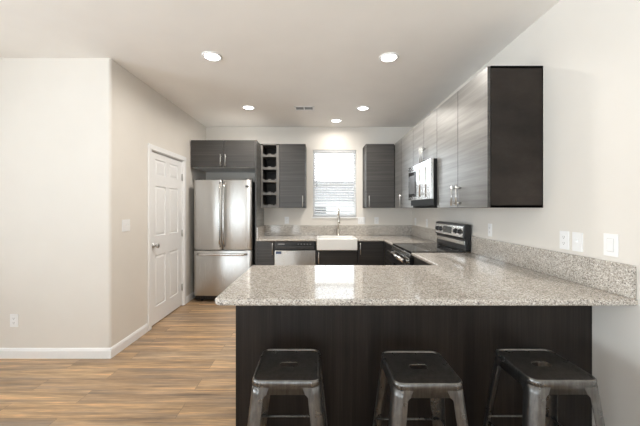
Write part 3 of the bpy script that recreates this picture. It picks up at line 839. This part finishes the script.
# ------------------------------------------------------------------ microwave
mw = thing('microwave', 'stainless over the range microwave under the short cabinet', 'microwave', (1.37, 3.42, 1.385))
mx = 1.145; my0, my1 = CA1 + .004, 3.797; mz0, mz1 = 1.466, MZ1 - .003
bm = bm_new(); box(bm, (mx + .030, my0, 1.400), (XR - .003, my1, mz1), .003); obj('body', bm, 'matte', mw)
bm = bm_new(); box(bm, (mx, my0 + .20, mz0), (mx + .029, my1, mz1), .003); md = obj('door', bm, 'steel_bright', mw)
obj('door_glass', boxes(((mx - .004, 3.50, mz0 + .035), (mx + .004, my1 - .015, mz1 - .075)), bev=.002), 'blackglass', md)
obj('window_screen', boxes(((mx - .006, 3.54, mz0 + .075), (mx - .003, my1 - .03, mz1 - .115)), bev=.001), 'screen', md)
bm = bm_new(); tube(bm, [(mx - .035, my0 + .235, mz0 + .03), (mx - .035, my0 + .235, mz1 - .05)], .009, 12)
for z in (mz0 + .06, mz1 - .08): tube(bm, [(mx - .035, my0 + .235, z), (mx + .001, my0 + .235, z)], .007, 10)
obj('handle', bm, 'steel_bright', md)
bm = bm_new(); box(bm, (mx, my0, mz0), (mx + .029, my0 + .197, mz1), .003); mp_ = obj('control_panel', bm, 'steel_bright', mw)
obj('touch_panel', boxes(((mx - .0015, my0 + .035, mz0 + .05), (mx + .001, my0 + .165, mz1 - .06)), bev=.0006), 'steel_bright', mp_)
bm = boxes(((mx + .05, my0 + .02, 1.388), (XR - .05, my1 - .02, 1.3995)), bev=.002); obj('underside_filter', bm, 'matte', mw)

# ------------------------------------------------------------------ ceiling lights and vent
spots = [(-.957, 2.71, 'recessed ceiling light nearest the door side wall'),
         (.645, 2.73, 'recessed ceiling light nearest the tall wall cabinet end panel'),
         (-.945, 4.085, 'recessed ceiling light in front of the refrigerator'),
         (.617, 4.115, 'recessed ceiling light just right of the ceiling vent'),
         (.285, 4.700, 'recessed ceiling light directly over the sink')]
def downlight(x, y, label, power):
    t = thing('recessed_light', label, 'ceiling light', (x, y, ZC), 'recessed ceiling lights')
    bm = bm_new(); lathe(bm, (x, y, ZC), (0, 0, -1), [(0, .088), (.006, .088), (.010, .082), (.010, .072), (.004, .066), (.0, .066)], 32); obj('trim_ring', bm, 'plate', t, True)
    bm = bm_new(); lathe(bm, (x, y, ZC - .003), (0, 0, -1), [(0, .0655), (.004, .0655), (.0055, .045), (.006, .010)], 32); obj('lens', bm, 'lens', t, True)
    d = bpy.data.lights.new('lamp_beam', 'AREA'); d.shape = 'DISK'; d.size = .12; d.energy = power; d.spread = math.radians(168 if x < 0.4 else 148); d.color = (1.0, .94, .86)
    o = bpy.data.objects.new('lamp_beam', d); COL.objects.link(o); o.location = (0, 0, -.013); o.parent = t
for x, y, lb in spots: downlight(x, y, lb, 5.0 if y > 4.5 else 13.0)
vt = thing('ceiling_vent', 'white rectangular air vent in the ceiling between the lights', 'vent', (-.19, 4.10, ZC))
vx0, vx1, vy0, vy1 = -.325, -.050, 4.035, 4.200
bm = boxes(((vx0, vy0, ZC - .008), (vx1, vy0 + .025, ZC)), ((vx0, vy1 - .025, ZC - .008), (vx1, vy1, ZC)), ((vx0, vy0, ZC - .008), (vx0 + .025, vy1, ZC)), ((vx1 - .025, vy0, ZC - .008), (vx1, vy1, ZC)),
           ((-.197, vy0, ZC - .008), (-.183, vy1, ZC)), bev=.002); obj('frame', bm, 'plate', vt)
obj('duct_shade', boxes(((vx0 + .02, vy0 + .02, ZC - .001), (vx1 - .02, vy1 - .02, ZC - .0002))), 'slotdark', vt)  # flat dark sheet, the shade of the vent opening put into its colour
bm = bm_new()
for i in range(5):
    y = vy0 + .034 + i * .0225; box(bm, (vx0 + .025, y, ZC - .006), (vx1 - .025, y + .004, ZC - .001))
obj('louvres', bm, 'grey', vt)

# ------------------------------------------------------------------ wall plates
def plate(name, label, cat, c, out, along, w=.074, h=.118, kind='outlet', gangs=1):
    """c on the wall face; out away from the wall; along the horizontal direction"""
    c, out, along = Vector(c), Vector(out), Vector(along); up = Vector((0, 0, 1))
    t = thing(name, label, cat, c)
    def bx(bm, a0, a1, z0, z1, o0, o1, bev=.001):
        p = c + along * a0 + up * z0 + out * o0; q = c + along * a1 + up * z1 + out * o1
        box(bm, p, q, bev)
    bm = bm_new(); bx(bm, -w / 2, w / 2, -h / 2, h / 2, .0005, .006, .002); obj('cover_plate', bm, 'plate', t)
    for g in range(gangs):
        ox = (g - (gangs - 1) / 2) * .046
        if kind == 'outlet':
            for z in (-.020, .020):
                bm = bm_new(); bx(bm, ox - .017, ox + .017, z - .014, z + .014, .0055, .008, .002); s = obj('socket', bm, 'plate', t)
                bm = bm_new()
                for a in (-.007, .005): bx(bm, ox + a, ox + a + .002, z - .003, z + .007, .0075, .0084, 0)
                bx(bm, ox - .002, ox + .002, z - .010, z - .006, .0075, .0084, 0)
                obj('slots', bm, 'slotdark', s)
        elif kind == 'toggle':
            bm = bm_new(); bx(bm, ox - .005, ox + .005, -.012, .012, .0055, .007, .001); bx(bm, ox - .0035, ox + .0035, .000, .010, .0065, .016, .001); obj('toggle', bm, 'plate', t)
        else:
            bm = bm_new(); bx(bm, ox - .017, ox + .017, -.034, .034, .0055, .009, .002); bx(bm, ox - .0175, ox + .0175, -.030, -.024, .0085, .0095, 0.0005); obj('rocker', bm, 'plate', t)
            bm = bm_new(); bx(bm, ox - .0195, ox + .0195, -.0365, .0365, .0055, .0066, .0003); obj('rocker_gap_shade', bm, 'gap_shade', t)  # grey outline painted as the shaded groove round the rocker
    return t
RW = dict(out=(-1, 0, 0), along=(0, 1, 0)); BW = dict(out=(0, -1, 0), along=(1, 0, 0))
plate('wall_outlet', 'white outlet low on the pale wall at the left edge', 'outlet', (-2.777, YF, .344), **BW)
plate('light_switch', 'white double light switch on the side wall before the door', 'switch', (XL, 2.965, 1.20), (1, 0, 0), (0, 1, 0), w=.118, kind='toggle', gangs=2)
plate('wall_outlet', 'white outlet on the back wall above the dishwasher', 'outlet', (-.528, YB, 1.165), **BW)
plate('light_switch', 'wide white switch plate on the back wall just right of the window', 'switch', (.735, YB, 1.160), w=.118, kind='rocker', gangs=2, **BW)
plate('wall_outlet', 'white outlet on the back wall under the single door cabinet right of the window', 'outlet', (.990, YB, 1.160), **BW)
plate('wall_outlet', 'white outlet on the right wall deepest in the back corner', 'outlet', (XR, 4.92, 1.150), **RW)
plate('wall_outlet', 'white outlet on the right wall between back corner and range', 'outlet', (XR, 4.40, 1.150), **RW)
plate('wall_outlet', 'white outlet on the right wall just nearer than the range', 'outlet', (XR, 2.785, 1.168), w=.06, **RW)
plate('wall_outlet', 'white plate above the splashback, left one of the close pair', 'outlet', (XR, 1.944, 1.164), kind='outlet', **RW)
plate('light_switch', 'white plate above the splashback, right one of the close pair', 'switch', (XR, 1.846, 1.164), kind='toggle', **RW)
plate('light_switch', 'white rocker switch plate alone near the splashback end, nearest us', 'switch', (XR, 1.636, 1.170), kind='rocker', w=.080, h=.122, **RW)

# ------------------------------------------------------------------ metal stools
def rr_loop(t, w, h, r, z, k=6):
    vs = []
    for cx, cy, a0 in ((w / 2 - r, h / 2 - r, 0), (-(w / 2 - r), h / 2 - r, PI / 2), (-(w / 2 - r), -(h / 2 - r), PI), (w / 2 - r, -(h / 2 - r), 1.5 * PI)):
        for i in range(k + 1):
            a = a0 + PI / 2 * i / k
            vs.append(t.verts.new((cx + r * math.cos(a), cy + r * math.sin(a), z)))
    return vs

def make_stool(label, group):
    t = thing('bar_stool', label, 'stool', (0, 0, 0), group)
    S = .612
    bm = bm_new(); q = bmesh.new()
    loops = [rr_loop(q, .090, .038, .0180, S - .0085), rr_loop(q, .090, .038, .0180, S - .0075), rr_loop(q, .095, .043, .0205, S - .006), rr_loop(q, .279, .279, .030, S - .006), rr_loop(q, .287, .287, .033, S - .001),
             rr_loop(q, .295, .295, .036, S), rr_loop(q, .303, .303, .039, S - .003), rr_loop(q, .308, .308, .041, S - .010), rr_loop(q, .310, .310, .042, S - .026),
             rr_loop(q, .307, .307, .041, S - .028), rr_loop(q, .312, .312, .042, S - .060), rr_loop(q, .306, .306, .040, S - .060), rr_loop(q, .301, .301, .038, S - .020), rr_loop(q, .10, .06, .02, S - .0085)]
    n = len(loops[0])
    for a, b in zip(loops, loops[1:] + loops[:1]):
        for i in range(n):
            f = q.faces.new((a[i], a[(i + 1) % n], b[(i + 1) % n], b[i])); f.smooth = 4 <= loops.index(a) <= 9
    bmesh.ops.recalc_face_normals(q, faces=list(q.faces)); join(bm, q)
    seat = obj('seat', bm, 'gunseat', t)
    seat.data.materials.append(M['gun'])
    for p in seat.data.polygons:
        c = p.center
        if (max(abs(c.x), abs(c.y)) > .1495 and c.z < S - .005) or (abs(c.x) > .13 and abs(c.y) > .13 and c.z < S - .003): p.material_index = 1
    
    foot = .212; th = .0022
    for sx in (-1, 1):
        for sy in (-1, 1):
            q = bmesh.new(); rings = []
            def section(half, w, r, z):
                """outer and inner outline of the folded corner; half = half spread at this height"""
                pts = []
                for s in (0.0, .006): pass
                o_ = [(half - w, half)] + [(half - r + r * math.sin(a), half - r + r * math.cos(a)) for a in [PI / 2 * i / 6 for i in range(7)]] + [(half, half - w)]
                ri = max(r - th, .001)
                i_ = [(half - w, half - th)] + [(half - r + ri * math.sin(a), half - r + ri * math.cos(a)) for a in [PI / 2 * i / 6 for i in range(7)]] + [(half - th, half - w)]
                return [q.verts.new((sx * x, sy * y, z)) for x, y in o_ + i_[::-1]]
            for z, w in ((S - .030, .080), (S - .060, .072), (S - .065, .065), (S - .073, .060), (S - .12, .060), (.30, .056), (.10, .050), (.018, .046)):
                half = .154 + (foot - .154) * (S - .030 - z) / (S - .048)
                rings.append(section(half, w, .038, z))
            for a, b in zip(rings, rings[1:]):
                for i in range(len(a)):
                    f = q.faces.new((a[i], a[(i + 1) % len(a)], b[(i + 1) % len(a)], b[i])); f.smooth = 1 <= i <= 6 or 10 <= i <= 16
            q.faces.new(rings[0]); q.faces.new(rings[-1])
            bmesh.ops.recalc_face_normals(q, faces=list(q.faces))
            bm = bm_new(); join(bm, q); lg = obj('leg', bm, 'gun', t)
            bm = bm_new(); c0 = sx * (foot - .022), sy * (foot - .022)
            box(bm, (c0[0] - .025, c0[1] - .025, 0), (c0[0] + .025, c0[1] + .025, .018), .006); obj('rubber_foot', bm, 'black', lg)
    zr = .225; hr = .154 + (foot - .154) * (S - .03 - zr) / (S - .048) - .010
    for a, b in (((-hr, -hr), (hr, -hr)), ((-hr, hr), (hr, hr)), ((-hr, -hr), (-hr, hr)), ((hr, -hr), (hr, hr))):
        bm = bm_new(); p = Vector((*a, zr)); e = Vector((*b, zr)); d = (e - p).normalized()
        tube(bm, [p + d * .012, e - d * .012], .0055, 10)
        obj('stretcher', bm, 'gun', t)
    return t
G = 'gunmetal stools along the peninsula'
st0 = make_stool('gunmetal square seat metal stool at the left end of the peninsula', G)
dup(st0, (.486, 1.450, 0), 'gunmetal square seat metal stool standing between the other two stools')
dup(st0, (1.098, 1.474, 0), 'gunmetal square seat metal stool nearest the right wall')
st0.location = (-.142, 1.472, 0)

for o in bpy.data.objects:
    if '_org' in o: del o['_org']
